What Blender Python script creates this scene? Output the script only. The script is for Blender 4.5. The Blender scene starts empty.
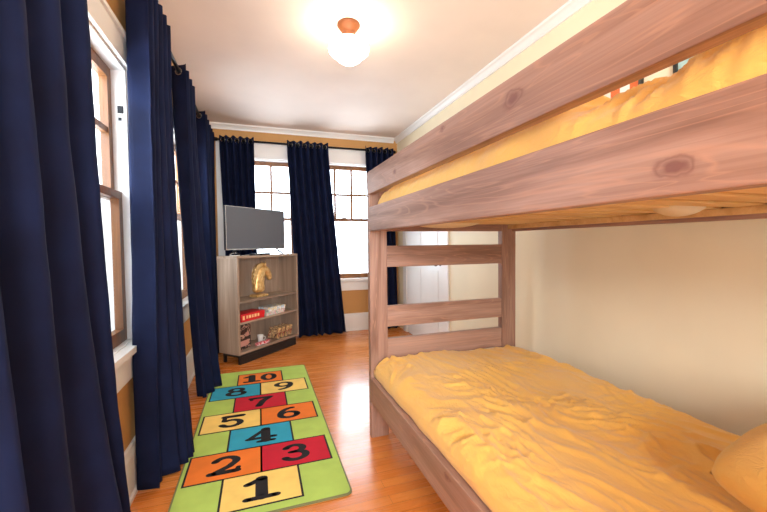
import bpy, bmesh, math, random
from mathutils import Vector, Matrix, noise
random.seed(7)
PI = math.pi
scene = bpy.context.scene
COL = scene.collection

# ------------------------------------------------------------------ helpers
def s2l(c):
    return tuple(((v/255.0)/12.92 if v/255.0 <= .04045 else ((v/255.0+.055)/1.055)**2.4) for v in c) + (1.0,)

def bx(bm, x0, x1, y0, y1, z0, z1, mi=0, bev=0.0):
    m = Matrix.Translation(((x0+x1)/2, (y0+y1)/2, (z0+z1)/2)) @ Matrix.Diagonal((abs(x1-x0), abs(y1-y0), abs(z1-z0), 1))
    r = bmesh.ops.create_cube(bm, size=1.0, matrix=m)
    vs = r['verts']
    fs = set(f for v in vs for f in v.link_faces)
    for f in fs: f.material_index = mi
    if bev > 0:
        es = list(set(e for v in vs for e in v.link_edges))
        rr = bmesh.ops.bevel(bm, geom=es, offset=bev, segments=2, profile=.6, affect='EDGES')
        for f in rr['faces']: f.material_index = mi
    return vs

def tube(bm, pts, r, seg=10, closed=False, mi=0, radii=None):
    pts = [Vector(p) for p in pts]
    n = len(pts); rings = []
    for i, p in enumerate(pts):
        a = pts[(i-1) % n] if (closed or i > 0) else p
        b = pts[(i+1) % n] if (closed or i < n-1) else p
        t = (b-a).normalized()
        up = Vector((0, 0, 1)) if abs(t.z) < .9 else Vector((1, 0, 0))
        u = t.cross(up).normalized(); v = t.cross(u).normalized()
        rr = radii[i] if radii else r
        rings.append([bm.verts.new(p+u*rr*math.cos(2*PI*k/seg)+v*rr*math.sin(2*PI*k/seg)) for k in range(seg)])
    m = n if closed else n-1
    for i in range(m):
        A, B = rings[i], rings[(i+1) % n]
        for k in range(seg):
            f = bm.faces.new((A[k], A[(k+1) % seg], B[(k+1) % seg], B[k])); f.smooth = True; f.material_index = mi
    if not closed:
        f = bm.faces.new(rings[0]); f.material_index = mi
        f = bm.faces.new(rings[-1]); f.material_index = mi

def lathe(bm, prof, seg=32, c=(0, 0, 0), axis='z', mi=0):
    rings = []
    for r, h in prof:
        ring = []
        for k in range(seg):
            a = 2*PI*k/seg
            if axis == 'z': p = (c[0]+r*math.cos(a), c[1]+r*math.sin(a), c[2]+h)
            elif axis == 'x': p = (c[0]+h, c[1]+r*math.cos(a), c[2]+r*math.sin(a))
            else: p = (c[0]+r*math.cos(a), c[1]+h, c[2]+r*math.sin(a))
            ring.append(bm.verts.new(p))
        rings.append(ring)
    for i in range(len(rings)-1):
        for k in range(seg):
            f = bm.faces.new((rings[i][k], rings[i][(k+1) % seg], rings[i+1][(k+1) % seg], rings[i+1][k])); f.smooth = True; f.material_index = mi
    for ring in (rings[0], rings[-1]):
        f = bm.faces.new(ring); f.material_index = mi

def prism(bm, outline, y0, y1, mi=0):
    """outline of (x,z), extruded from y0 to y1"""
    A = [bm.verts.new((x, y0, z)) for x, z in outline]
    B = [bm.verts.new((x, y1, z)) for x, z in outline]
    fs = [bm.faces.new(A), bm.faces.new(list(reversed(B)))]
    n = len(A)
    for i in range(n): fs.append(bm.faces.new((A[i], B[i], B[(i+1) % n], A[(i+1) % n])))
    for f in fs: f.material_index = mi

def obj(name, bm, mats, parent=None, loc=None, normals=True):
    if normals: bmesh.ops.recalc_face_normals(bm, faces=bm.faces[:])
    me = bpy.data.meshes.new(name)
    bm.to_mesh(me); bm.free()
    for m in (mats if isinstance(mats, (list, tuple)) else [mats]): me.materials.append(m)
    o = bpy.data.objects.new(name, me)
    COL.objects.link(o)
    if parent: o.parent = parent
    if loc: o.location = loc
    return o

def tag(o, label, cat, group=None, kind=None):
    o['label'] = label; o['category'] = cat
    if group: o['group'] = group
    if kind: o['kind'] = kind
    return o

def thing(name, label, cat, loc=(0, 0, 0), rotz=0, group=None):
    o = bpy.data.objects.new(name, None); COL.objects.link(o)
    o.empty_display_size = .1
    o.location = loc; o.rotation_euler = (0, 0, rotz)
    tag(o, label, cat, group)
    return o

def struct(name, bm, m, label=None, parent=None):
    o = obj(name, bm, m, parent)
    o['kind'] = 'structure'
    if label: o['label'] = label
    return o

def box_obj(name, b, m, parent=None, bev=0.0):
    bm = bmesh.new(); bx(bm, *b, bev=bev)
    return obj(name, bm, m, parent)

# ---------------------------------------------------------------- materials
class NT:
    def __init__(s, name):
        s.m = bpy.data.materials.new(name); s.m.use_nodes = True
        s.t = s.m.node_tree; s.n = s.t.nodes; s.l = s.t.links
        s.b = s.n['Principled BSDF']; s.out = s.n['Material Output']
    def node(s, ty, **kw):
        n = s.n.new(ty)
        for k, v in kw.items(): setattr(n, k, v)
        return n
    def coords(s, scale=(1, 1, 1), rot=(0, 0, 0), kind='Object'):
        tc = s.node('ShaderNodeTexCoord'); mp = s.node('ShaderNodeMapping')
        mp.inputs['Scale'].default_value = scale; mp.inputs['Rotation'].default_value = rot
        s.l.new(tc.outputs[kind], mp.inputs['Vector']); return mp.outputs[0]
    def noise(s, vec, scale=5, detail=4, rough=.5, dist=0):
        n = s.node('ShaderNodeTexNoise'); s.l.new(vec, n.inputs['Vector'])
        n.inputs['Scale'].default_value = scale; n.inputs['Detail'].default_value = detail
        n.inputs['Roughness'].default_value = rough; n.inputs['Distortion'].default_value = dist
        return n
    def ramp(s, fac, stops):
        r = s.node('ShaderNodeValToRGB'); s.l.new(fac, r.inputs[0])
        e = r.color_ramp.elements
        e[0].position, e[0].color = stops[0]; e[1].position, e[1].color = stops[-1]
        for p, c in stops[1:-1]:
            x = e.new(p); x.color = c
        return r.outputs[0]
    def mix(s, fac, a, b, mode='MIX'):
        n = s.node('ShaderNodeMix', data_type='RGBA', blend_type=mode)
        for sock, v in ((n.inputs[0], fac), (n.inputs[6], a), (n.inputs[7], b)):
            if hasattr(v, 'links'): s.l.new(v, sock)
            else: sock.default_value = v
        return n.outputs[2]
    def math(s, op, a, b=0.0):
        n = s.node('ShaderNodeMath', operation=op)
        for sock, v in ((n.inputs[0], a), (n.inputs[1], b)):
            if hasattr(v, 'links'): s.l.new(v, sock)
            else: sock.default_value = v
        return n.outputs[0]
    def bump(s, h, strength=.2, dist=.01):
        n = s.node('ShaderNodeBump'); s.l.new(h, n.inputs['Height'])
        n.inputs['Strength'].default_value = strength; n.inputs['Distance'].default_value = dist
        s.l.new(n.outputs[0], s.b.inputs['Normal'])
    def set(s, **kw):
        for k, v in kw.items():
            k = k.replace('_', ' ')
            if k in s.b.inputs:
                if hasattr(v, 'links'): s.l.new(v, s.b.inputs[k])
                else: s.b.inputs[k].default_value = v
        return s

def plain(name, rgb, rough=.5, metal=0.0, var=.06, nscale=8, **kw):
    t = NT(name)
    c = s2l(rgb); v = t.coords()
    n = t.noise(v, nscale, 3)
    d = tuple(x*(1-var) for x in c[:3])+(1,); l = tuple(min(1, x*(1+var)) for x in c[:3])+(1,)
    t.set(Base_Color=t.ramp(n.outputs[0], [(.3, d), (.7, l)]), Roughness=rough, Metallic=metal, **kw)
    return t.m

def painted(name, rgb, rough=.55, bump=.05, var=.03):
    t = NT(name); c = s2l(rgb); v = t.coords()
    n = t.noise(v, 2.2, 3)
    d = tuple(x*(1-var) for x in c[:3])+(1,); l = tuple(min(1, x*(1+var)) for x in c[:3])+(1,)
    t.set(Base_Color=t.ramp(n.outputs[0], [(.35, d), (.65, l)]), Roughness=rough)
    t.bump(t.noise(v, 90, 3).outputs[0], bump, .003)
    return t.m

def wood(name, light, mid, dark, axis='y', rough=.5, knots=True, scale=1.0, knot_col=None, coat=0.0):
    t = NT(name)
    st = 10.0*scale; lo = .9*scale
    sc = {'x': (lo, st, st), 'y': (st, lo, st), 'z': (st, st, lo)}[axis]
    v = t.coords(sc)
    n1 = t.noise(v, 1.1, 5, .6, .9)
    sc2 = {'x': (1.5, 160, 160), 'y': (160, 1.5, 160), 'z': (160, 160, 1.5)}[axis]
    v2 = t.coords(sc2)
    n2 = t.noise(v2, 1.0, 3, .6, .2)
    c = t.ramp(n1.outputs[0], [(.28, s2l(dark)), (.5, s2l(mid)), (.72, s2l(light))])
    c = t.mix(t.math('MULTIPLY', t.math('SUBTRACT', n2.outputs[0], .42), 1.3), c, s2l(dark), 'MIX')
    if knots:
        n3 = t.noise(t.coords({'x': (.7, 9, 9), 'y': (9, .7, 9), 'z': (9, 9, .7)}[axis]), 1.3, 2, .4, 2.2)
        ln = t.ramp(t.math('FRACT', t.math('MULTIPLY', n3.outputs[0], 7.0)), [(0, (0, 0, 0, 1)), (.12, (.8, .8, .8, 1)), (.3, (0, 0, 0, 1))])
        c = t.mix(t.math('MULTIPLY', ln, .45), c, s2l((198, 150, 122)))
    if axis == 'y' and knots:
        tc = t.node('ShaderNodeTexCoord'); sp = t.node('ShaderNodeSeparateXYZ'); t.l.new(tc.outputs['Object'], sp.inputs[0])
        nk = t.noise(t.coords((1, 1, 1)), 28, 2)
        for (ky, kz, kr) in ((.765, 1.505, .030), (.39, 1.262, .024), (1.60, 1.48, .016), (1.13, 1.54, .016), (1.11, .335, .018)):
            dy = t.math('MULTIPLY', t.math('SUBTRACT', sp.outputs[1], ky), .6); dz = t.math('SUBTRACT', sp.outputs[2], kz)
            dd = t.math('SQRT', t.math('ADD', t.math('MULTIPLY', dy, dy), t.math('MULTIPLY', dz, dz)))
            dd = t.math('DIVIDE', t.math('ADD', dd, t.math('MULTIPLY', t.math('SUBTRACT', nk.outputs[0], .5), .022)), kr)
            k = t.ramp(dd, [(.25, (1, 1, 1, 1)), (.5, (.35, .35, .35, 1)), (.62, (.75, .75, .75, 1)), (.78, (.15, .15, .15, 1)), (1, (0, 0, 0, 1))])
            c = t.mix(t.math('MULTIPLY', k, .8), c, s2l((112, 68, 62)))
    elif knots:
        ks = {'x': (1.5, 5.2, 5.2), 'y': (5.2, 1.5, 5.2), 'z': (5.2, 5.2, 1.5)}[axis]
        vk = t.coords(ks)
        vo = t.node('ShaderNodeTexVoronoi'); t.l.new(vk, vo.inputs['Vector']); vo.inputs['Scale'].default_value = .9
        nk = t.noise(vk, 3.5, 2)
        dd = t.math('ADD', vo.outputs['Distance'], t.math('MULTIPLY', t.math('SUBTRACT', nk.outputs[0], .5), .16))
        k = t.ramp(dd, [(.055, (1, 1, 1, 1)), (.085, (.45, .45, .45, 1)), (.11, (.7, .7, .7, 1)), (.2, (0, 0, 0, 1))])
        c = t.mix(t.math('MULTIPLY', k, .9), c, s2l(knot_col or tuple(x*.55 for x in dark)))
    t.set(Base_Color=c, Roughness=rough, Coat_Weight=coat, Coat_Roughness=.25)
    t.bump(n2.outputs[0], .12, .002)
    return t.m

BED_C = ((184, 150, 134), (160, 124, 107), (124, 89, 73))
M = {}
for ax in 'xyz':
    M['bed_'+ax] = wood('stained_pine_'+ax, *BED_C, axis=ax, rough=.45, knot_col=(86, 52, 44))
M['slat'] = wood('raw_pine', (236, 205, 150), (226, 188, 128), (205, 160, 100), axis='x', rough=.6, knots=False)
M['brown_frame'] = wood('varnished_window_wood', (160, 104, 54), (132, 82, 40), (100, 62, 30), axis='z', rough=.4, knots=False)
M['shelf_z'] = wood('grey_oak_laminate', (190, 168, 148), (162, 140, 121), (130, 108, 92), axis='z', rough=.45, knots=False, scale=.8)
M['shelf_x'] = wood('grey_oak_laminate_shelf', (190, 168, 148), (162, 140, 121), (130, 108, 92), axis='x', rough=.45, knots=False, scale=.8)
M['white'] = painted('white_gloss_paint', (240, 238, 234), .35, .02)
M['cream'] = painted('cream_wall_paint', (240, 229, 198), .6, .12)
M['tan'] = painted('ochre_wall_paint', (200, 150, 88), .6, .12)
M['ceil'] = painted('ceiling_paint', (240, 224, 212), .7, .06)
M['black_metal'] = plain('black_metal', (22, 22, 25), .35, .6)
M['black'] = plain('black_plastic', (20, 20, 22), .35)
M['steel'] = plain('brushed_steel', (190, 188, 184), .25, 1.0)
M['dark_grommet'] = plain('antique_nickel', (150, 145, 136), .3, 1.0)
M['bronze'] = plain('brown_fixture_metal', (112, 64, 34), .5, .3)
M['gold'] = None
t = NT('gold_leaf'); v = t.coords(); n = t.noise(v, 30, 4)
t.set(Base_Color=t.ramp(n.outputs[0], [(.3, s2l((206, 158, 88))), (.7, s2l((250, 220, 158)))]), Roughness=.35, Metallic=.6); t.bump(n.outputs[0], .5, .006); M['gold'] = t.m

def curtain_mat():
    t = NT('navy_curtain_cloth')
    v = t.coords((1, 1, 1)); n = t.noise(v, 260, 2); n2 = t.noise(v, 7, 4)
    c = t.ramp(n2.outputs[0], [(.3, s2l((15, 20, 42))), (.7, s2l((22, 30, 59)))])
    t.set(Base_Color=c, Roughness=.8, Specular_IOR_Level=.12, Sheen_Weight=.05, Sheen_Roughness=.4, Sheen_Tint=s2l((120, 140, 190)))
    t.bump(n.outputs[0], .1, .002)
    tr = t.node('ShaderNodeBsdfTranslucent'); tr.inputs[0].default_value = s2l((70, 100, 170))
    mx = t.node('ShaderNodeMixShader'); mx.inputs[0].default_value = .04
    t.l.new(t.b.outputs[0], mx.inputs[1]); t.l.new(tr.outputs[0], mx.inputs[2]); t.l.new(mx.outputs[0], t.out.inputs[0])
    return t.m
M['curtain'] = curtain_mat()

def duvet_mat():
    t = NT('mustard_crinkled_cotton')
    v = t.coords((1, .45, 1)); n = t.noise(v, 34, 5, .6, 1.2); n2 = t.noise(v, 4, 3)
    c = t.ramp(n2.outputs[0], [(.3, s2l((236, 180, 84))), (.7, s2l((243, 192, 96)))])
    t.set(Base_Color=c, Roughness=.75, Sheen_Weight=.25, Sheen_Roughness=.5)
    w = t.noise(t.coords(), 700, 1)
    t.bump(t.math('ADD', n.outputs[0], t.math('MULTIPLY', w.outputs[0], .06)), .55, .008)
    return t.m
M['duvet'] = duvet_mat()
M['mattress'] = plain('white_mattress_ticking', (222, 204, 174), .8)

def floor_mat():
    t = NT('oak_strip_floor')
    v = t.coords((1, 1, 1))
    br = t.node('ShaderNodeTexBrick'); t.l.new(v, br.inputs['Vector'])
    br.offset = .37; br.offset_frequency = 2
    br.inputs['Scale'].default_value = 1.0; br.inputs['Brick Width'].default_value = .85; br.inputs['Row Height'].default_value = .057
    br.inputs['Mortar Size'].default_value = .0009; br.inputs['Mortar Smooth'].default_value = .3
    br.inputs['Color1'].default_value = s2l((240, 158, 80)); br.inputs['Color2'].default_value = s2l((212, 124, 54))
    br.inputs['Mortar'].default_value = s2l((110, 52, 18)); br.inputs['Bias'].default_value = .1
    g = t.noise(t.coords((2.2, 50, 1)), 1.6, 5, .6, .6)
    c = t.mix(t.math('MULTIPLY', g.outputs[0], .55), br.outputs[0], s2l((196, 104, 40)), 'MIX')
    t.set(Base_Color=c, Roughness=t.ramp(g.outputs[0], [(.3, (.22, .22, .22, 1)), (.7, (.32, .32, .32, 1))]), Coat_Weight=.35, Coat_Roughness=.12)
    t.bump(br.outputs['Fac'], -.15, .002)
    return t.m
M['floor'] = floor_mat()

def glass_mat():
    t = NT('window_glass')
    tr = t.node('ShaderNodeBsdfTransparent'); tr.inputs[0].default_value = (.96, .98, .98, 1)
    gl = t.node('ShaderNodeBsdfGlossy'); gl.inputs['Roughness'].default_value = .02
    nz = t.noise(t.coords(), 3, 1)
    mx = t.node('ShaderNodeMixShader')
    t.l.new(t.ramp(nz.outputs[0], [(.3, (.05, .05, .05, 1)), (.7, (.06, .06, .06, 1))]), mx.inputs[0]); t.l.new(tr.outputs[0], mx.inputs[1]); t.l.new(gl.outputs[0], mx.inputs[2]); t.l.new(mx.outputs[0], t.out.inputs[0])
    return t.m
M['glass'] = glass_mat()
def screen_mat():
    t = NT('insect_screen_mesh')
    tr = t.node('ShaderNodeBsdfTransparent')
    df = t.node('ShaderNodeBsdfDiffuse'); df.inputs[0].default_value = s2l((120, 122, 128))
    nz = t.noise(t.coords(), 300, 1)
    f = t.ramp(nz.outputs[0], [(.3, (.5, .5, .5, 1)), (.7, (.6, .6, .6, 1))])
    mx = t.node('ShaderNodeMixShader')
    t.l.new(f, mx.inputs[0]); t.l.new(tr.outputs[0], mx.inputs[1]); t.l.new(df.outputs[0], mx.inputs[2]); t.l.new(mx.outputs[0], t.out.inputs[0])
    return t.m
M['screen'] = screen_mat()
def emit_mat():
    t = NT('lit_opal_glass')
    n = t.noise(t.coords(), 4, 2)
    t.set(Base_Color=s2l((255, 246, 230)), Roughness=.2, Emission_Color=t.ramp(n.outputs[0], [(.2, s2l((255, 236, 205))), (.8, s2l((255, 240, 214)))]), Emission_Strength=GLOBE)
    return t.m
GLOBE = 19.0
M['globe'] = emit_mat()

# ------------------------------------------------------------------ room
XL, XR, YB, YF, ZC = -.59, 1.80, 4.687, -1.9, 2.555
T = .16
def wall_x(name, x0, x1, openings, m, label):      # wall in the YZ plane with openings (y0,y1,z0,z1)
    bm = bmesh.new(); ys = YF-T if True else 0
    ops = sorted(openings); cur = YF-T
    for (a, b, z0, z1) in ops:
        bx(bm, x0, x1, cur, a, -.02, ZC+.02)
        bx(bm, x0, x1, a, b, -.02, z0); bx(bm, x0, x1, a, b, z1, ZC+.02)
        cur = b
    bx(bm, x0, x1, cur, YB+T, -.02, ZC+.02)
    return struct(name, bm, m, label)
def wall_y(name, y0, y1, openings, m, label):
    bm = bmesh.new(); cur = XL
    for (a, b, z0, z1) in sorted(openings):
        bx(bm, cur, a, y0, y1, -.02, ZC+.02)
        bx(bm, a, b, y0, y1, -.02, z0); bx(bm, a, b, y0, y1, z1, ZC+.02)
        cur = b
    bx(bm, cur, XR, y0, y1, -.02, ZC+.02)
    return struct(name, bm, m, label)

LW = [(1.20, 2.10, .69, 2.0), (2.95, 3.75, .69, 2.0)]
BW = [(-.34, .44, .69, 2.18), (.68, 1.46, .69, 2.18)]
FW = [(-.2, 1.4, .8, 2.1)]
wall_x('wall_left', XL-T, XL, LW, M['tan'], 'ochre painted left wall with two tall windows')
wall_x('wall_right', XR, XR+T, [], M['cream'], 'cream painted right wall beside the bunk bed')
wall_y('wall_back', YB, YB+T, BW, M['tan'], 'ochre painted far wall with two tall windows')
wall_y('wall_front', YF-T, YF, FW, M['cream'], 'cream wall behind the viewer')
bm = bmesh.new(); bx(bm, XL-T, XR+T, YF-T, YB+T, -.1, 0); struct('floor', bm, M['floor'], 'glossy orange oak strip floor')
bm = bmesh.new(); bx(bm, XL-T, XR+T, YF-T, YB+T, ZC, ZC+.1); struct('ceiling', bm, M['ceil'], 'pale plaster ceiling')

def moulding(name, p0, p1, inward, prof, m, label):
    """profile of (outward distance from wall, z) swept from p0 to p1"""
    bm = bmesh.new(); p0 = Vector(p0); p1 = Vector(p1); n = Vector(inward)
    A = [bm.verts.new(p0+n*d+Vector((0, 0, z))) for d, z in prof]
    B = [bm.verts.new(p1+n*d+Vector((0, 0, z))) for d, z in prof]
    k = len(prof)
    for i in range(k): bm.faces.new((A[i], A[(i+1) % k], B[(i+1) % k], B[i]))
    bm.faces.new(A); bm.faces.new(B)
    return struct(name, bm, m, label)
bp = [(0, 0), (.028, 0), (.028, .018), (.018, .024), (.018, .185), (.014, .2), (.012, .222), (.004, .229), (0, .229)]
moulding('baseboard_left', (XL, YF, 0), (XL, YB, 0), (1, 0, 0), bp, M['white'], 'tall white baseboard under the left windows')
moulding('baseboard_back', (XL+.03, YB, 0), (XR-.03, YB, 0), (0, -1, 0), bp, M['white'], 'tall white baseboard under the far windows')
moulding('baseboard_right', (XR, YF, 0), (XR, 3.245, 0), (-1, 0, 0), bp, M['white'], 'tall white baseboard on the right wall')
cp = [(0, ZC), (0, ZC-.06), (.012, ZC-.06), (.016, ZC-.045), (.035, ZC-.022), (.05, ZC-.014), (.055, ZC)]
moulding('trim_2', (XL+.05, YB, 0), (XR-.05, YB, 0), (0, -1, 0), cp, M['white'], 'white crown moulding along the far wall')
moulding('trim_3', (XR, YF, 0), (XR, YB, 0), (-1, 0, 0), cp, M['white'], 'white crown moulding along the right wall')

# windows, built in a local frame: u along the wall, w outward (+) / into room (-), z up
def window(name, label, u0, u1, z0, z1, head_top, to_world, cols, meet, mid, screen=False, up_w=.08, lo_w=.035, pulley=False):
    root = bpy.data.objects.new(name, None); COL.objects.link(root); root['kind'] = 'structure'; root['label'] = label
    def part(nm, boxes, m, parent=root, bev=.0):
        bm = bmesh.new()
        for (a, b, c, d, e, f) in boxes: bx(bm, a, b, c, d, e, f, bev=bev)
        for v in bm.verts: v.co = Vector(to_world(*v.co))
        o = obj(nm, bm, m, root if parent is None else parent); return o
    j = .012
    part('jamb', [(u0, u0+j, 0, T, z0, z1), (u1-j, u1, 0, T, z0, z1), (u0+j, u1-j, 0, T, z1-j, z1)], M['white'])
    cw = .11
    part('casing', [(u0-cw, u0, -.02, 0, z0, z1), (u1, u1+cw, -.02, 0, z0, z1)], M['white'], bev=.003)
    part('head_casing', [(u0-cw, u1+cw, -.022, 0, z1, head_top-.02), (u0-cw-.01, u1+cw+.01, -.034, 0, head_top-.02, head_top)], M['white'], bev=.003)
    part('window_stool', [(u0-cw-.02, u1+cw+.02, -.045, -.0, z0-.03, z0), (u0+.0, u1-.0, 0, T, z0-.03, z0+.004)], M['white'])
    part('apron', [(u0-cw, u1+cw, -.018, 0, z0-.155, z0-.03)], M['white'], bev=.003)
    a, b = u0+j, u1-j
    def sash(nm, w, za, zb, sw, top, bot, mull, midz):
        th = .035
        bs = [(a, a+sw, w, w+th, za, zb), (b-sw, b, w, w+th, za, zb), (a+sw, b-sw, w, w+th, zb-top, zb), (a+sw, b-sw, w, w+th, za, za+bot)]
        mt = .028
        for k in range(1, mull):
            uc = a+sw+(b-a-2*sw)*k/mull
            bs.append((uc-mt/2, uc+mt/2, w+.006, w+th-.006, za+bot, zb-top))
        if midz:
            bs.append((a+sw, b-sw, w+.005, w+th-.005, midz-mt/2, midz+mt/2))
        s = part(nm, bs, M['brown_frame'], bev=.0)
        part('glass', [(a+sw, b-sw, w+th/2-.002, w+th/2+.002, za+bot, zb-top)], M['glass'], parent=s)
        return s
    sash('upper_sash', up_w, meet-.02, z1-j, .045, .05, .035, cols, mid)
    sash('lower_sash', lo_w, z0+.004, meet+.018, .045, .035, .06, 1, None)
    part('sash_lock', [((a+b)/2-.03, (a+b)/2+.03, lo_w+.005, lo_w+.03, meet+.018, meet+.03)], M['bronze'])
    if screen:
        part('insect_screen', [(a, b, T-.012, T-.010, z0+.004, meet)], M['screen'])
    if pulley:
        part('sash_pulley', [(u1-j-.003, u1-j, .012, .036, z1-.215, z1-.18), (u1-j-.006, u1-j-.003, .016, .032, z1-.21, z1-.185)], M['black_metal'])
        part('sash_pulley', [(u1-j-.003, u1-j, .02, .034, z1-.25, z1-.235)], M['black_metal'])
    return root
lw = lambda u, w, z: (XL-w, u, z)
bw = lambda u, w, z: (u, YB+w, z)
fw = lambda u, w, z: (u, YF-w, z)
window('window_1', 'nearest tall sash window on the left wall, brown sashes in white jambs', *LW[0], 2.13, lw, 3, 1.39, 1.69, True, .06, .03, True)
window('window_2', 'second sash window on the left wall, mostly behind navy curtains', *LW[1], 2.13, lw, 3, 1.39, 1.69, True, .06, .03)
window('window_3', 'far wall sash window behind the television', *BW[0], 2.385, bw, 3, 1.46, 1.79)
window('window_4', 'far wall sash window between the middle curtain and the bunk bed', *BW[1], 2.385, bw, 3, 1.46, 1.79)
window('added_fill_window', 'wide unseen window behind the viewer, added to let in fill daylight', *FW[0], 2.25, fw, 4, 1.45, 1.8)  # unseen window, added only to brighten the room from behind the camera

# door on the right wall
dr = bpy.data.objects.new('door_1', None); COL.objects.link(dr); dr['kind'] = 'structure'; dr['label'] = 'white panelled door seen through the end of the bunk bed'
bm = bmesh.new()
bx(bm, XR-.02, XR, 3.25, 3.36, 0, 2.06, bev=.003); bx(bm, XR-.02, XR, 4.34, 4.45, 0, 2.06, bev=.003); bx(bm, XR-.024, XR, 3.25, 4.45, 2.06, 2.18, bev=.003)
obj('door_casing', bm, M['white'], dr)
bm = bmesh.new()
bx(bm, XR-.012, XR+.0, 3.36, 4.34, .008, 2.06)
for (za, zb) in ((.2, .85), (1.05, 1.9)):
    for (ya, yb) in ((3.47, 3.79), (3.91, 4.23)):
        bx(bm, XR-.017, XR-.011, ya, yb, za, zb, bev=.004)
obj('door_leaf', bm, M['white'], dr)
bm = bmesh.new()
lathe(bm, [(.026, 0), (.026, -.006), (.011, -.012), (.011, -.035), (.024, -.042), (.028, -.055), (.022, -.068), (.006, -.073)], 20, (XR-.012, 3.42, .93), 'x')
obj('doorknob', bm, M['black_metal'], dr)

# ------------------------------------------------------------------ curtains
def rod(name, label, p0, p1, brackets, inward):
    root = thing(name, label, 'curtain rod', p0)
    p0 = Vector(p0); p1 = Vector(p1); d = (p1-p0)
    bm = bmesh.new(); tube(bm, [(0, 0, 0), d], .0125, 14); pole = obj('pole', bm, M['black_metal'], root)
    dn = d.normalized()
    for e, sg in ((Vector((0, 0, 0)), -1), (d, 1)):
        bm = bmesh.new()
        pts = [e+dn*sg*x for x in (0, .006, .012, .03, .045, .052)]
        tube(bm, pts, .02, 14, radii=[.0135, .019, .02, .022, .016, .004]); obj('finial', bm, M['black_metal'], pole)
    n = Vector(inward)
    for f in brackets:
        c = d*f
        bm = bmesh.new()
        tube(bm, [c-Vector((0, 0, .016)), c-n*.04-Vector((0, 0, .02)), c-n*.083-Vector((0, 0, .02))], .006, 8)
        tube(bm, [c-n*.076-Vector((0, 0, .02)), c-n*.082-Vector((0, 0, .02))], .022, 12)
        obj('bracket', bm, M['black_metal'], root)
    return root
RZ = 2.352
RLX, RBY = -.50, 4.60
rod('curtain_rod', 'long black curtain rod running along the left wall', (RLX, .35, RZ), (RLX, 4.545, RZ), (.03, .5, .985), (1, 0, 0))
rod('curtain_rod', 'black curtain rod above the far wall windows', (-.42, RBY, RZ+.005), (1.70, RBY, RZ+.005), (.03, .5, .975), (0, -1, 0))

def curtain(label, folds, top, bot, amp_t, amp_b, off_b, axis, rodpos, seed, zb=.012, ztop=RZ+.045, phase=PI/2):
    """top/bot: (start,end) along the rod; off_b: (start,end) extra push into the room at the hem"""
    rnd = random.Random(seed)
    cx = (top[0]+top[1])/2
    loc = (rodpos, cx, 0) if axis == 'y' else (cx, rodpos, 0)
    root = thing('curtain', label, 'curtain', loc, 0, 'navy grommet curtains')
    bm = bmesh.new()
    NS, NV = folds*14+1, 56
    jit = [rnd.uniform(.75, 1.25) for _ in range(folds*2+3)]
    grid = []
    def P(s, v):
        e = v*v*(3-2*v)
        e2 = max(0, (v-.05)/.95)
        along_t = top[0]+(top[1]-top[0])*s
        sb = s+.035*math.sin(s*9+seed)*e
        along_b = bot[0]+(bot[1]-bot[0])*sb
        u = along_t*(1-e2)+along_b*e2
        k = s*folds*2
        i = min(int(k), folds*2-1); f = k-i
        jj = jit[i]*(1-f)+jit[i+1]*f
        wv = math.sin(PI*k+phase)
        # lower down the folds relax and wander
        wv2 = math.sin(PI*k*.94+phase+.9*math.sin(s*5+seed*1.7))
        a = (amp_t*wv*(1-e2*.85)+amp_b*jj*wv2*e2*.85)
        a += amp_b*.28*math.sin(s*folds*8.1+seed*3+v*2.1)*e2
        push = off_b[0]*(1-s)+off_b[1]*s
        w = a+push*(e2**1.6)
        # soft drag creases
        nz = noise.noise(Vector((u*6+seed*5, v*3.2, seed)))*.010*e2
        nz += noise.noise(Vector((u*14+seed*9, v*16, seed+4)))*.0030*min(1, v*5)
        z = ztop+(zb-ztop)*v
        if v == 0: z += .004*math.sin(k*2.3+seed)
        w += nz
        return (w, u-cx, z) if axis == 'y' else (u-cx, -w, z)
    for j in range(NV+1):
        v = j/NV
        grid.append([bm.verts.new(P(i/(NS-1), v)) for i in range(NS)])
    for j in range(NV):
        for i in range(NS-1):
            f = bm.faces.new((grid[j][i], grid[j][i+1], grid[j+1][i+1], grid[j+1][i])); f.smooth = True
    pn = obj('curtain_panel', bm, M['curtain'], root)
    so = pn.modifiers.new('cloth thickness', 'SOLIDIFY'); so.thickness = .003; so.offset = 0
    # grommets where the cloth crosses the rod
    for k in range(folds*2+1):
        s = (k-phase/PI)/(folds*2)
        if s < .01 or s > .99: continue
        vv = (ztop-RZ)/(ztop-zb)
        c = Vector(P(s, vv)); c.z = RZ
        c2 = Vector(P(min(1, s+.004), vv)); c1 = Vector(P(max(0, s-.004), vv))
        tg = (c2-c1); tg.z = 0; tg.normalize()
        nrm = tg.cross(Vector((0, 0, 1)))
        b2 = bmesh.new()
        ring = [c+(tg*math.cos(q)+Vector((0, 0, 1))*math.sin(q))*.0215 for q in [2*PI*m/20 for m in range(20)]]
        tube(b2, ring, .0048, 8, closed=True)
        obj('grommet', b2, M['dark_grommet'], root)
    return root
CL = curtain
CL('navy curtain nearest the viewer, filling the left edge of the photo', 4, (.60, 1.235), (.60, 1.39), .06, .06, (.06, .08), 'y', RLX, 1)
CL('navy curtain hanging between the two left wall windows, beside the hopscotch rug', 5, (1.94, 2.40), (1.92, 2.22), .05, .045, (-.03, .125), 'y', RLX, 2)
CL('navy curtain in front of the second left window, hem touching the far rug corner', 3, (2.86, 3.24), (2.98, 3.30), .05, .045, (.06, .17), 'y', RLX, 3)
CL('navy curtain on the left wall just before the room corner, beside the bookcase', 5, (3.78, 4.50), (3.93, 4.50), .055, .045, (.03, .09), 'y', RLX, 4)
CL('navy curtain on the far wall behind the left half of the television', 5, (-.40, -.03), (-.33, -.02), .045, .035, (0, 0), 'x', RBY, 5)
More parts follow.
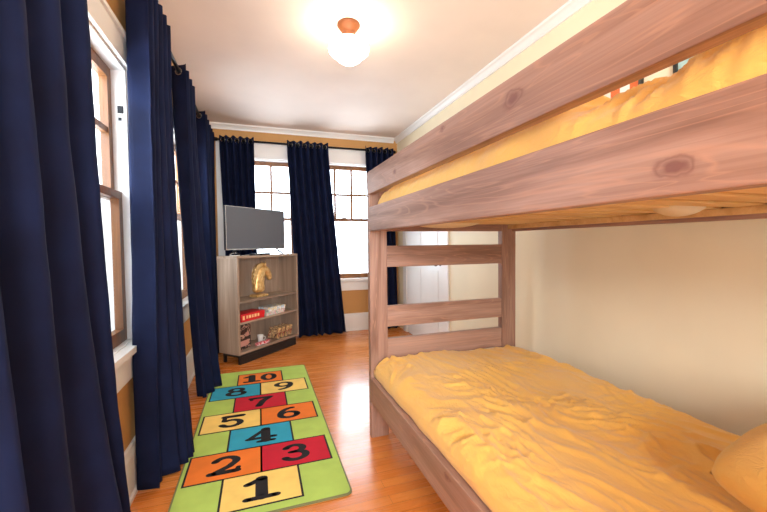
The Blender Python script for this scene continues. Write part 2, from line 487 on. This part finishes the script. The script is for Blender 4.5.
CL('navy curtain hanging between the two far wall windows, right of the television', 6, (.345, .84), (.44, 1.02), .045, .045, (.03, .03), 'x', RBY, 6)
CL('navy curtain at the right end of the far wall, behind the bunk bed post', 5, (1.32, 1.70), (1.38, 1.765), .045, .035, (0, .02), 'x', RBY, 7)

# ------------------------------------------------------------------ ceiling light
cl = thing('ceiling_light', 'lit white globe ceiling light on a brown metal mount', 'ceiling light', (.575, 2.34, ZC))
bm = bmesh.new(); lathe(bm, [(.072, 0), (.074, -.012), (.066, -.022), (.05, -.045), (.042, -.062), (.047, -.07), (.047, -.088), (.04, -.09)], 36); obj('light_mount', bm, M['bronze'], cl)
bm = bmesh.new()
pr_ = [(.043, -.085), (.05, -.092), (.062, -.1), (.098, -.114), (.122, -.134), (.13, -.156), (.124, -.178), (.104, -.195), (.088, -.207), (.074, -.224), (.05, -.24), (.02, -.248), (.002, -.25)]
lathe(bm, pr_, 40); obj('glass_globe', bm, M['globe'], cl)

# ------------------------------------------------------------------ hopscotch rug
RC = {'green': (176, 204, 96), 'orange': (236, 122, 36), 'red': (196, 16, 44), 'teal': (44, 160, 188), 'yellow': (246, 208, 112), 'black': (26, 22, 24), 'edge': (120, 120, 78)}
def rugmat(k):
    t = NT('rug_'+k); v = t.coords(); n = t.noise(v, 380, 2); n2 = t.noise(v, 9, 3)
    c = s2l(RC[k])
    t.set(Base_Color=t.ramp(n2.outputs[0], [(.3, tuple(x*.92 for x in c[:3])+(1,)), (.7, tuple(min(1, x*1.06) for x in c[:3])+(1,))]), Roughness=.95)
    t.bump(n.outputs[0], .35, .003)
    return t.m
RK = ['green', 'orange', 'red', 'teal', 'yellow', 'black', 'edge']
RX0, RX1, RY0, RY1, RT = -.395, .385, 1.60, 3.50, .010
bm = bmesh.new()
def rrect(x0, x1, y0, y1, r, n=6):
    out = []
    for cx, cy, a0 in ((x1-r, y0+r, -PI/2), (x1-r, y1-r, 0), (x0+r, y1-r, PI/2), (x0+r, y0+r, PI)):
        for k in range(n+1):
            a = a0+PI/2*k/n; out.append((cx+r*math.cos(a), cy+r*math.sin(a)))
    return out
def slab(bm, pts, z0, z1, mi_top, mi_side):
    A = [bm.verts.new((x, y, z0)) for x, y in pts]; B = [bm.verts.new((x, y, z1)) for x, y in pts]
    f = bm.faces.new(B); f.material_index = mi_top
    f = bm.faces.new(list(reversed(A))); f.material_index = mi_side
    for i in range(len(A)):
        f = bm.faces.new((A[i], A[(i+1) % len(A)], B[(i+1) % len(A)], B[i])); f.material_index = mi_side
slab(bm, rrect(RX0, RX1, RY0, RY1, .03), 0.0005, RT-.001, 6, 6)
slab(bm, rrect(RX0+.008, RX1-.008, RY0+.008, RY1-.008, .025), RT-.002, RT, 0, 0)
cells = []
cx = -.012; W2 = .355
rows = [(1.655, 1), (1.902, 2), (2.150, 1), (2.400, 2), (2.648, 1), (2.896, 2), (3.150, 1)]
rh = .248
spec = [('1', 'yellow'), ('2', 'orange'), ('3', 'red'), ('4', 'teal'), ('5', 'yellow'), ('6', 'orange'), ('7', 'red'), ('8', 'teal'), ('9', 'yellow'), ('10', 'orange')]
k = 0
for y, n in rows:
    xs = [(cx-W2/2, cx+W2/2)] if n == 1 else [(cx-W2, cx), (cx, cx+W2)]
    for x0, x1 in xs:
        cells.append((x0, x1, y, y+rh, *spec[k])); k += 1
def flat(bm, pts, z, mi):
    f = bm.faces.new([bm.verts.new((x, y, z)) for x, y in pts]); f.material_index = mi
lwd = .005
for x0, x1, y0, y1, d, c in cells:
    flat(bm, [(x0-lwd, y0-lwd), (x1+lwd, y0-lwd), (x1+lwd, y1+lwd), (x0-lwd, y1+lwd)], RT+.0004, 5)
for x0, x1, y0, y1, d, c in cells:
    flat(bm, [(x0+lwd, y0+lwd), (x1-lwd, y0+lwd), (x1-lwd, y1-lwd), (x0+lwd, y1-lwd)], RT+.0008, RK.index(c))
def arc(cx, cy, rx, ry, a0, a1, n=16):
    return [(cx+rx*math.cos(math.radians(a0+(a1-a0)*i/n)), cy+ry*math.sin(math.radians(a0+(a1-a0)*i/n))) for i in range(n+1)]
# digits in a unit box (0..1, 0..1); polylines drawn with a broad horizontal pen
DG = {
 '1': [([(.12, .74), (.3, .82), (.5, .95)], 1), ([(.5, .95), (.5, .05)], 1.35), ([(.12, .04), (.88, .04)], 1)],
 '2': [(arc(.5, .70, .32, .25, 165, -20)+[(.62, .38), (.2, .1)], 1), ([(.14, .08), (.84, .08)], 1.2), ([(.86, .06), (.9, .26)], .6)],
 '3': [(arc(.48, .73, .28, .22, 160, -70), 1), (arc(.48, .29, .34, .25, 80, -160), 1), ([(.36, .52), (.56, .52)], .9)],
 '4': [([(.66, .95), (.1, .32)], .8), ([(.08, .3), (.94, .3)], 1), ([(.66, .95), (.66, .05)], 1.3), ([(.44, .04), (.9, .04)], .9)],
 '5': [([(.24, .93), (.84, .93)], 1.3), ([(.24, .93), (.2, .55)], .7), (arc(.48, .32, .34, .28, 125, -160), 1)],
 '6': [(arc(.5, .3, .33, .26, 0, 360, 24), 1), (arc(.72, .36, .55, .58, 185, 95), 1)],
 '7': [([(.12, .92), (.9, .92)], 1.2), ([(.88, .9), (.6, .55), (.42, .04)], 1.2), ([(.12, .92), (.12, .74)], .6)],
 '8': [(arc(.5, .73, .27, .2, 0, 360, 24), .95), (arc(.5, .28, .34, .24, 0, 360, 24), 1)],
 '9': [(arc(.5, .7, .33, .26, 0, 360, 24), 1), (arc(.28, .64, .55, .58, 5, -85), 1)],
 '0': [(arc(.5, .5, .34, .44, 0, 360, 28), 1)],
}
def stroke(bm, pts, px, py, z, mi):
    K = px/py
    q = [Vector((x, y*K)) for x, y in pts]
    for p in (q[0], q[-1]):
        flat(bm, [(p.x+px*math.cos(a), (p.y+px*math.sin(a))/K) for a in [2*PI*i/12 for i in range(12)]], z, mi)
    L, R = [], []
    for i, p in enumerate(q):
        t = (q[min(i+1, len(q)-1)]-q[max(i-1, 0)])
        if t.length < 1e-9: t = q[1]-q[0]
        t.normalize(); n = Vector((-t.y, t.x))
        L.append(p+n*px); R.append(p-n*px)
    for i in range(len(q)-1):
        flat(bm, [(L[i].x, L[i].y/K), (L[i+1].x, L[i+1].y/K), (R[i+1].x, R[i+1].y/K), (R[i].x, R[i].y/K)], z, mi)
zk = [RT+.0012]
for x0, x1, y0, y1, d, c in cells:
    n = len(d); w = .165 if n == 1 else .135; h = .155
    ox = (x0+x1)/2-w*n/2
    for ch in d:
        for pts, th in DG[ch]:
            stroke(bm, [(ox+x*w, (y0+y1)/2-h/2+y*h) for x, y in pts], .021*th, .0135*th, zk[0], 5); zk[0] += .000012
        ox += w
rug = obj('hopscotch_rug', bm, [rugmat(k) for k in RK], None, normals=False)
tag(rug, 'lime green hopscotch rug with coloured squares numbered one to ten', 'rug')

# ------------------------------------------------------------------ bunk bed
BX0, BX1, BY0, BY1 = .602, 1.63, .0, 2.08
bed = thing('bunk_bed', 'brown stained wooden bunk bed along the right wall', 'bunk bed', (BX0, BY0, 0))
def bp_(nm, b, m, bev=.004):
    x0, x1, y0, y1, z0, z1 = b
    bm = bmesh.new(); bx(bm, x0-BX0, x1-BX0, y0-BY0, y1-BY0, z0, z1, bev=bev)
    return obj(nm, bm, m, bed)
PX, PW = .112, .045
for (px, py) in ((BX0, BY1-PW), (BX1-PX, BY1-PW), (BX0, BY0), (BX1-PX, BY0)):
    fx0, fx1 = (px+.004, px+PX) if px < 1 else (px, px+PX-.004)
    bp_('post', (fx0, fx1, py, py+PW-.001, 0, 1.56), M['bed_z'])
for nm, z0, z1 in (('lower_side_rail', .222, .360), ('upper_side_rail', 1.219, 1.357), ('guard_rail', 1.431, 1.56)):
    low = nm == 'lower_side_rail'
    ya, yb = (PW+.0005, BY1-PW-.0005)
    for xa, xb, e in ((BX0, BX0+.038, 0), (BX1-.038, BX1, 1)):
        bp_(nm, (xa, xb, ya, yb, z0, z1), M['bed_y'])
for ye in (BY1-PW+.004, BY0+.004):
    for (z0, z1) in ((.452, .58), (.652, .776), (1.008, 1.134)):
        bp_('end_rail', (BX0+PX, BX1-PX, ye, ye+.038, z0, z1), M['bed_x'])
    for (z0, z1) in ((.215, .355), (1.22, 1.36), (1.427, 1.555)):
        bp_('end_board', (BX0+PX, BX1-PX, ye, ye+.038, z0, z1), M['bed_x'])
for zl in (.225, 1.235):
    for x0 in (BX0+.0385, BX1-.0385-.03):
        bp_('slat_ledger', (x0, x0+.03, PW+.001, BY1-PW-.001, zl, zl+.025), M['slat'], .001)
    n = 15
    for k in range(n):
        yc = .13+k*(1.94-.13)/(n-1)
        bp_('slat', (BX0+.040, BX1-.040, yc-.040, yc+.040, zl+.0255, zl+.0435), M['slat'], .002)

def soft_sheet(name, x0, x1, y0, y1, zlow, zlip, inset, zedge, ztop, seed, amp, R, nx=150, ny=280, rise=0.0, dip=0.0):
    """R: edge radius at (x0, x1, y0, y1)"""
    bm = bmesh.new(); g = []
    def ridge(x, y, s_): return max(0.0, 1-abs(noise.noise(Vector((x, y, s_))))*3.2)
    for j in range(ny+1):
        row = []
        y = y0+(y1-y0)*j/ny
        for i in range(nx+1):
            x = x0+(x1-x0)*i/nx
            ex = max(0, 1-(x-x0)/R[0], 1-(x1-x)/R[1]); ey = max(0, 1-(y-y0)/R[2], 1-(y1-y)/R[3])
            e = min(1.0, math.hypot(ex, ey))
            prof = math.sqrt(max(0, 1-e*e))
            wx = noise.noise(Vector((x*2.3, y*1.9, seed)))*.16+noise.noise(Vector((x*6, y*5, seed+20)))*.035
            wy = noise.noise(Vector((x*2.6+9, y*1.7, seed+3)))*.20
            X = x+wx+y*.22; Y = (y+wy)*.42
            big = noise.noise(Vector((x*2.4, y*1.5, seed+1.3)))+.5*noise.noise(Vector((X*6, Y*5, seed+2.2)))
            r1 = ridge(X*6.0, Y*5.0, seed+7.7)
            r2 = ridge(X*12, Y*11, seed+2.1)
            r3 = ridge(X*22+Y*5, Y*24, seed+5.9)
            r4 = ridge(X*40+Y*16, Y*60, seed+15.9)
            reg = min(1.3, max(.25, .6+1.6*noise.noise(Vector((x*2.7, y*2.3, seed+11)))))
            reg2 = min(1.3, max(.15, .6+1.8*noise.noise(Vector((x*3.7, y*3.3, seed+31)))))
            h = amp*(.95*big+.36*r1**1.5+reg*.62*r2**1.5+reg2*(.42*r3**1.3+.17*r4)-.5)
            z = zedge+(ztop-zedge)*prof+h*min(1, .3+prof)+rise*(y-y0)/(y1-y0)
            z -= dip*math.exp(-((y-.54)/.13)**4)*math.exp(-((x-x0)/.5)**2)*prof
            d = min(x-x0, x1-x)
            ox = .007*noise.noise(Vector((y*7, seed, 1)))*max(0, 1-d/.05)
            row.append(bm.verts.new((x+ox, y, z)))
        g.append(row)
    for j in range(ny):
        for i in range(nx):
            f = bm.faces.new((g[j][i], g[j][i+1], g[j+1][i+1], g[j+1][i])); f.smooth = True
    per = [g[0][i] for i in range(nx+1)]+[g[j][nx] for j in range(1, ny+1)]+[g[ny][i] for i in range(nx-1, -1, -1)]+[g[j][0] for j in range(ny-1, 0, -1)]
    n = len(per)
    def ringv(fn): return [bm.verts.new(fn(v.co)) for v in per]
    cxm = (x0+x1)/2
    r1_ = ringv(lambda c: (c.x, c.y, zlip+min(.012, (c.z-zlip)*.5)))
    r2_ = ringv(lambda c: (c.x+(.01 if c.x < cxm else -.01), c.y, zlip))
    r3_ = ringv(lambda c: (min(max(c.x, x0+inset), x1-inset), c.y, zlip))
    r4_ = ringv(lambda c: (min(max(c.x, x0+inset), x1-inset), c.y, zlow))
    rings = [per, r1_, r2_, r3_, r4_]
    for A, B in zip(rings, rings[1:]):
        for i in range(n):
            f = bm.faces.new((A[i], B[i], B[(i+1) % n], A[(i+1) % n])); f.smooth = True
    bm.faces.new(r4_)
    return obj(name, bm, M['duvet'])
o = soft_sheet('duvet', BX0+.018, BX1-.004, .08, BY1-PW-.004, .271, .3625, .034, .385, .462, 3.0, .023, (.10, .05, .1, .025), rise=.018)
tag(o, 'rumpled mustard yellow duvet spread over the lower bunk', 'duvet')
bm = bmesh.new()
bx(bm, BX0+.046, BX1-.046, .08, BY1-PW-.006, 1.281, 1.337, bev=.012)
mt = obj('mattress', bm, M['mattress']); tag(mt, 'off white mattress on the slats of the upper bunk', 'mattress')
for (xc, yc, rx_, ry_) in ((1.40, .89, .10, .075), (1.02, 1.90, .26, .07)):
    bm = bmesh.new(); bmesh.ops.create_uvsphere(bm, u_segments=24, v_segments=12, radius=1, matrix=Matrix.Translation((xc, yc, 1.284)) @ Matrix.Diagonal((rx_, ry_, .052, 1)))
    for f in bm.faces: f.smooth = True
    obj('sagging_cover', bm, M['mattress'], mt)
o = soft_sheet('duvet', BX0+.042, BX1-.042, .08, BY1-PW-.004, 1.338, 1.345, .001, 1.366, 1.520, 8.0, .036, (.22, .08, .1, .04), dip=.06)
tag(o, 'mustard yellow duvet on the upper bunk behind the guard rail', 'duvet')

def pillow(label, cx, cy, cz, L, Wd, Th, rz, rx, ry, seed):
    bm = bmesh.new(); n = 40
    top, bot = [], []
    for sgn, arr in ((1, top), (-1, bot)):
        for j in range(n+1):
            row = []
            for i in range(n+1):
                u = -1+2*i/n; v = -1+2*j/n
                x = u*L/2*math.sqrt(1-.30*v*v); y = v*Wd/2*math.sqrt(1-.30*u*u)
                k = max(0, (1-u*u))**.42*max(0, (1-v*v))**.42
                z = sgn*Th/2*k
                z += .010*noise.noise(Vector((x*9+seed, y*9, sgn*2.0)))*min(1, k*2)
                edge = (i in (0, n)) or (j in (0, n))
                if edge and sgn < 0: row.append(top[j][i])
                else: row.append(bm.verts.new((x, y, z)))
            arr.append(row)
    for arr in (top, bot):
        for j in range(n):
            for i in range(n):
                f = bm.faces.new((arr[j][i], arr[j][i+1], arr[j+1][i+1], arr[j+1][i])); f.smooth = True
    o = obj('pillow', bm, M['duvet'], None, (cx, cy, cz)); o.rotation_euler = (rx, ry, rz)
    tag(o, label, 'pillow'); return o
pillow('mustard yellow pillow at the near end of the lower bunk', 1.36, .36, .605, .72, .56, .26, 0, math.radians(-10), 0, 1)
pillow('mustard yellow pillow at the near end of the upper bunk', 1.27, .42, 1.605, .62, .44, .18, 0, math.radians(-4), 0, 5)

# pictures on the right wall above the upper bunk
def picture(label, yc, zc, w, h, cols):
    root = thing('framed_picture', label, 'picture', (XR, yc, zc), 0, 'framed pictures above the upper bunk')
    bm = bmesh.new(); f = .014
    for (a, b, c, d) in ((-w/2, -w/2+f, -h/2, h/2), (w/2-f, w/2, -h/2, h/2), (-w/2+f, w/2-f, -h/2, -h/2+f), (-w/2+f, w/2-f, h/2-f, h/2)):
        bx(bm, -.02, -.001, a, b, c, d)
    obj('frame', bm, M['black'], root)
    bm = bmesh.new(); n = len(cols); iw = w-2*f
    for i in range(n):
        bx(bm, -.008, -.002, -iw/2+iw*i/n, -iw/2+iw*(i+1)/n, -h/2+f, h/2-f, mi=i)
    obj('print', bm, [plain('print_ink', c, .5) for c in cols], root)
picture('small framed orange and white striped picture on the wall above the upper bunk', 1.43, 1.95, .24, .30, [(226, 110, 50), (244, 238, 226), (226, 110, 50), (244, 238, 226)])
picture('small framed pale teal picture on the wall, nearer than the striped one', 1.045, 1.95, .24, .30, [(150, 196, 196), (170, 206, 204)])

# ------------------------------------------------------------------ bookcase (turned 44.5 degrees)
BA = math.radians(44.5)
BC = (-.20, 3.677, 0)
bc = thing('bookcase', 'grey wood bookcase with three shelves on a black base standing across the corner', 'bookcase', BC, BA)
def pb(nm, b, m, bev=.0015, parent=bc):
    bm = bmesh.new(); bx(bm, *b, bev=bev); return obj(nm, bm, m, parent)
BWd, BD, BH = .862, .27, 1.041
pb('side_panel', (0, .024, 0, BD, .10, BH-.022), M['shelf_z'])
pb('side_panel', (BWd-.024, BWd, 0, BD, .10, BH-.022), M['shelf_z'])
pb('top_panel', (0, BWd, 0, BD, BH-.0215, BH), M['shelf_x'])
pb('bottom_panel', (.0245, BWd-.0245, .002, BD-.01, .10, .122), M['shelf_x'])
for zt in (.607, .405): pb('shelf', (.0245, BWd-.0245, .006, BD-.01, zt-.02, zt), M['shelf_x'])
pb('back_panel', (.0245, BWd-.0245, BD-.009, BD-.001, .122, BH-.022), M['shelf_z'])
bm = bmesh.new()
for b in ((.03, BWd-.03, .02, .045, .068, .0995), (.03, BWd-.03, BD-.045, BD-.02, .068, .0995), (.03, .055, .046, BD-.046, .068, .0995), (BWd-.055, BWd-.03, .046, BD-.046, .068, .0995),
          (.055, BWd-.055, .02, .04, 0, .067),):
    bx(bm, *b)
obj('base_frame', bm, M['black'], bc)
for lx in (.03, BWd-.055):
    for ly in (.02, BD-.045):
        z0 = 0
        pb('leg', (lx, lx+.025, ly, ly+.025, z0, .0675), M['black'])
RB = Matrix.Rotation(BA, 4, 'Z')
def onb(u, w, z): return tuple(Vector(BC)+(RB @ Vector((u, w, 0)))+Vector((0, 0, z)))

# television
tv = thing('television', 'grey flat television standing on the bookcase with its screen off', 'television', onb(.39, .14, BH), BA)
TW, TH, TZ = .80, .425, .058
pb('screen', (-TW/2+.007, TW/2-.007, -.019, -.0165, TZ+.012, TZ+TH-.007), NT('tv_off_screen').set(Base_Color=s2l((88, 91, 98)), Roughness=.35, Specular_IOR_Level=.6).m, 0, tv)
bm = bmesh.new(); bx(bm, -TW/2, TW/2, -.017, .012, TZ, TZ+TH, bev=.003); bx(bm, -.24, .24, .012, .05, TZ+.05, TZ+.28, bev=.01); hg = obj('housing', bm, M['black'], tv)
bm = bmesh.new()
for b in ((-TW/2, -TW/2+.006, -.02, -.0172, TZ, TZ+TH), (TW/2-.006, TW/2, -.02, -.0172, TZ, TZ+TH), (-TW/2+.006, TW/2-.006, -.02, -.0172, TZ, TZ+.011), (-TW/2+.006, TW/2-.006, -.02, -.0172, TZ+TH-.006, TZ+TH)): bx(bm, *b)
obj('bezel', bm, M['steel'], tv)
for fx in (-.29, .29):
    bm = bmesh.new()
    tube(bm, [(fx, 0, TZ+.004), (fx+.0, -.03, .03), (fx+.0, -.085, .006)], .006, 8)
    tube(bm, [(fx, 0, TZ+.004), (fx+.0, .03, .03), (fx+.0, .075, .006)], .006, 8)
    tube(bm, [(fx, -.002, TZ+.002), (fx+(.05 if fx > 0 else -.05), -.05, .006)], .006, 8)
    obj('foot', bm, M['black'], tv)
# media box and cable on the bookcase top
sb = thing('media_box', 'small black media box under the television', 'electronic device', onb(.43, .085, BH), BA)
pb('box_body', (-.06, .06, -.035, .035, .001, .020), M['black'], .004, sb)
pb('front_lens', (-.05, .05, -.0365, -.0352, .006, .014), plain('dark_lens', (50, 20, 24), .2), 0, sb)
bm = bmesh.new()
tube(bm, [onb(.015+.05*math.cos(a)+.045, .09+.035*math.sin(a), BH+.006+.022*max(0, math.sin(a+.6))) for a in [PI*1.9*i/26 for i in range(27)]], .0032, 6)
tag(obj('cable', bm, M['white']), 'white cable loop on the left end of the bookcase top', 'cable')
bm = bmesh.new(); bx(bm, -.075, .075, -.02, .02, .0005, .016, bev=.004)
rc = obj('remote_control', bm, M['black'], None, onb(.29, .07, BH)); rc.rotation_euler = (0, 0, BA+.3); tag(rc, 'black remote control lying left of the media box', 'remote control')

# horse head
hs = thing('horse_head_statue', 'gold horse head statue on the top shelf of the bookcase', 'statue', onb(.41, .12, .607), BA)
bm = bmesh.new()
lay = bm.verts.layers.skin.verify()
hp = [(-.03, 0, .035, .085, .055), (-.03, 0, .10, .078, .05), (-.022, 0, .17, .072, .046), (-.005, 0, .235, .066, .042), (.03, 0, .29, .055, .038), (.075, 0, .272, .052, .038), (.108, 0, .228, .043, .033), (.130, 0, .185, .034, .027), (.138, 0, .160, .028, .023)]
vs = []
for x, y, z, rx, ry in hp:
    v = bm.verts.new((x, y, z)); v[lay].radius = (rx, ry) ; vs.append(v)
vs[0][lay].use_root = True
for a, b in zip(vs, vs[1:]): bm.edges.new((a, b))
ho = obj('horse_head', bm, M['gold'], hs, normals=False)
sk = ho.modifiers.new('skin', 'SKIN'); sk.use_smooth_shade = True
ho.modifiers.new('sub', 'SUBSURF').levels = 2; ho.modifiers['sub'].render_levels = 2
bm = bmesh.new()
mo = [(.06, .345), (.03, .35), (-.02, .345), (-.055, .33), (-.062, .305), (-.088, .295), (-.085, .265), (-.105, .248), (-.098, .215), (-.112, .195), (-.1, .165), (-.108, .14), (-.09, .12), (-.05, .13), (-.03, .2), (0, .27), (.05, .30)]
prism(bm, mo, -.016, .016); bmesh.ops.bevel(bm, geom=bm.edges[:], offset=.004, segments=1, affect='EDGES')
obj('mane', bm, M['gold'], ho)
for sy in (-.022, .022):
    bm = bmesh.new(); tube(bm, [(.035, sy, .31), (.045, sy*1.2, .335), (.052, sy*1.2, .362)], .01, 8, radii=[.015, .013, .002]); obj('ear', bm, M['gold'], ho)
bm = bmesh.new(); bx(bm, -.105, .055, -.055, .055, .0005, .025, bev=.006); obj('plinth', bm, M['gold'], hs)

# things on the lower shelves
def box_thing(nm, label, cat, u, w, z, sx, sy, sz, rot, mat, group=None, lid=None):
    o = thing(nm, label, cat, onb(u, w, z), BA+rot, group)
    pb('box_tray', (-sx/2, sx/2, -sy/2, sy/2, .0005, sz*.55), mat, .002, o)
    pb('box_lid', (-sx/2-.003, sx/2+.003, -sy/2-.003, sy/2+.003, sz*.5, sz), lid or mat, .002, o)
    return o
def blotch(name, cols, scale=30):
    t = NT(name); v = t.coords(); n = t.noise(v, scale, 1, .4, 1.0)
    k = len(cols)
    r = t.node('ShaderNodeValToRGB'); r.color_ramp.interpolation = 'CONSTANT'; t.l.new(n.outputs[0], r.inputs[0])
    e = r.color_ramp.elements; e[0].position = 0; e[0].color = s2l(cols[0]); e[1].position = .32+.36*(k-1)/k; e[1].color = s2l(cols[-1])
    for i in range(1, k-1):
        x = e.new(.32+.36*i/k); x.color = s2l(cols[i])
    t.set(Base_Color=r.outputs[0], Roughness=.35); return t.m
red = plain('red_game_box', (212, 22, 34), .35)
g1 = box_thing('board_game_box', 'red board game box on the middle shelf', 'board game', .20, .10, .405, .30, .17, .075, 0, red, 'board games on the middle shelf', red)
bm = bmesh.new()
for i, (a, b) in enumerate([(-.09, -.07), (-.06, -.03), (-.02, .0), (.012, .04), (.052, .075)]): bx(bm, a, b, -.0895, -.0885, .028, .058)
bx(bm, -.135, -.11, -.0895, -.0885, .02, .06)
obj('lettering', bm, plain('cream_print', (250, 205, 150), .5), g1.children[0])
pc = blotch('pastel_box_print', [(236, 232, 214), (196, 214, 226), (228, 150, 160), (244, 236, 220), (150, 190, 170)], 34)
pc2 = blotch('pastel_box_print_b', [(244, 240, 232), (226, 208, 150), (168, 200, 226), (244, 244, 240)], 30)
box_thing('board_game_box', 'white and pastel board game box right of the red one on the middle shelf', 'board game', .52, .11, .405, .28, .17, .04, .05, pc, 'board games on the middle shelf')
box_thing('board_game_box', 'smaller pale blue patterned box stacked on the pastel game box', 'board game', .56, .11, .4455, .24, .15, .04, -.06, pc2, 'board games on the middle shelf')
# bottom shelf
dk = blotch('dark_box_print', [(34, 26, 26), (70, 34, 30), (40, 30, 30), (190, 150, 130), (30, 24, 26)], 16)
b1 = thing('upright_game_box', 'dark pictured game box standing upright at the left of the bottom shelf', 'board game', onb(.135, .10, .122), BA+.12)
pb('box_tray', (-.09, .09, -.02, .02, .0005, .235), dk, .002, b1)
bl = pb('box_lid', (-.093, .093, -.024, -.003, .0005, .238), dk, .002, b1)
bm = bmesh.new(); bx(bm, -.06, .055, -.0252, -.0243, .03, .085); bx(bm, .02, .06, -.0252, -.0243, .12, .16); obj('printed_patch', bm, plain('pinkish_print', (196, 140, 128), .5), bl)
mg = thing('small_cup', 'small white cup in the middle of the bottom shelf', 'cup', onb(.40, .13, .122))
bm = bmesh.new(); lathe(bm, [(.02, .0005), (.024, .004), (.03, .06), (.032, .075), (.029, .075), (.026, .06), (.018, .008), (.002, .007)], 24); cb = obj('cup_body', bm, M['white'], mg)
bm = bmesh.new(); tube(bm, [(.028+.022*math.sin(a), 0, .04+.02*math.cos(a)) for a in [PI*i/10 for i in range(11)]], .004, 6); obj('cup_handle', bm, M['white'], cb)
pk = blotch('pink_toy_print', [(214, 60, 70), (244, 214, 214), (220, 90, 96)], 22)
for i, (u, w, r) in enumerate(((.30, .055, .2), (.365, .05, -.3), (.43, .06, .5))):
    bm = bmesh.new(); bx(bm, -.03, .03, -.022, .022, .0005, .028, bev=.006)
    q = obj('toy_block', bm, pk, None, onb(u, w, .122)); q.rotation_euler = (0, 0, BA+r)
    tag(q, ['red and white toy block nearest the dark box on the bottom shelf', 'middle red and white toy block on the bottom shelf', 'red and white toy block nearest the striped tins on the bottom shelf'][i], 'toy', 'red toy blocks on the bottom shelf')
tn = blotch('tan_tin_print', [(206, 170, 120), (90, 44, 36), (228, 198, 150), (140, 60, 44)], 26)
for i, (u, w, zz, lean) in enumerate(((.55, .10, 0, .5), (.615, .10, 0, .5), (.68, .10, 0, .5), (.745, .11, 0, .5))):
    bm = bmesh.new(); bx(bm, -.008, .026, -.07, .07, 0, .115, bev=.003)
    q = obj('puzzle_box', bm, tn, None, onb(u, w, .1225)); q.rotation_euler = (0, lean*.6, BA)
    q.location.z += .026*math.sin(lean*.6)
    tag(q, ['tan and brown puzzle box leaning on the bottom shelf, leftmost of four', 'tan and brown puzzle box, second from left of the four leaning on the bottom shelf', 'tan and brown puzzle box, third from left of the four leaning on the bottom shelf', 'tan and brown puzzle box leaning on the bottom shelf, rightmost of four'][i], 'puzzle', 'puzzle boxes leaning on the bottom shelf')

# ------------------------------------------------------------------ light
w = bpy.data.worlds.new('overcast_sky'); scene.world = w; w.use_nodes = True
nt = w.node_tree; bg = nt.nodes['Background']
tc = nt.nodes.new('ShaderNodeTexCoord'); sx = nt.nodes.new('ShaderNodeSeparateXYZ'); rp = nt.nodes.new('ShaderNodeValToRGB')
nt.links.new(tc.outputs['Generated'], sx.inputs[0]); nt.links.new(sx.outputs[2], rp.inputs[0])
rp.color_ramp.elements[0].position = 0; rp.color_ramp.elements[0].color = (.76, .84, .95, 1)
rp.color_ramp.elements[1].position = .6; rp.color_ramp.elements[1].color = (.82, .91, 1.0, 1)
nt.links.new(rp.outputs[0], bg.inputs[0]); bg.inputs[1].default_value = 13.0
def portal(name, loc, rot, sx_, sy_):
    L = bpy.data.lights.new(name, 'AREA'); L.shape = 'RECTANGLE'; L.size = sx_; L.size_y = sy_; L.cycles.is_portal = True
    o = bpy.data.objects.new(name, L); COL.objects.link(o); o.location = loc; o.rotation_euler = rot
for (a, b, z0, z1) in LW: portal('window_daylight', (XL-T-.02, (a+b)/2, (z0+z1)/2), (0, -PI/2, 0), z1-z0, b-a)
for (a, b, z0, z1) in BW: portal('window_daylight', ((a+b)/2, YB+T+.02, (z0+z1)/2), (-PI/2, 0, 0), b-a, z1-z0)
for (a, b, z0, z1) in FW: portal('window_daylight', ((a+b)/2, YF-T-.02, (z0+z1)/2), (PI/2, 0, 0), b-a, z1-z0)
def area(name, loc, target, size, power, col):
    L = bpy.data.lights.new(name, 'AREA'); L.shape = 'DISK'; L.size = size; L.energy = power; L.color = col
    o = bpy.data.objects.new(name, L); COL.objects.link(o); o.location = loc
    o.rotation_euler = (Vector(target)-Vector(loc)).to_track_quat('-Z', 'Y').to_euler()
area('added_fill_light', (-.05, -1.6, 1.5), (.9, 2.0, .8), 1.0, 85, (.95, .98, 1))  # added fill light behind the camera, brightens bed and room, no actual fixture

# ------------------------------------------------------------------ camera
cam = bpy.data.cameras.new('camera'); co = bpy.data.objects.new('camera', cam); COL.objects.link(co); scene.camera = co
cam.sensor_width = 36; cam.lens = 366.2/767*36; cam.clip_start = .02
yaw, pitch, roll = .3275, .0352, -.0108
F = Vector((math.sin(yaw)*math.cos(pitch), math.cos(yaw)*math.cos(pitch), -math.sin(pitch)))
r = Vector((math.cos(yaw), -math.sin(yaw), 0)); u = r.cross(F)
r2 = r*math.cos(roll)+u*math.sin(roll); u2 = -r*math.sin(roll)+u*math.cos(roll)
mm = Matrix((r2, u2, -F)).transposed().to_4x4(); mm.translation = (0, 0, 1.15)
co.matrix_world = mm

vs_ = scene.view_settings
vs_.view_transform = 'Standard'; vs_.look = 'None'; vs_.gamma = 1; vs_.use_curve_mapping = False
vs_.exposure = 0.15
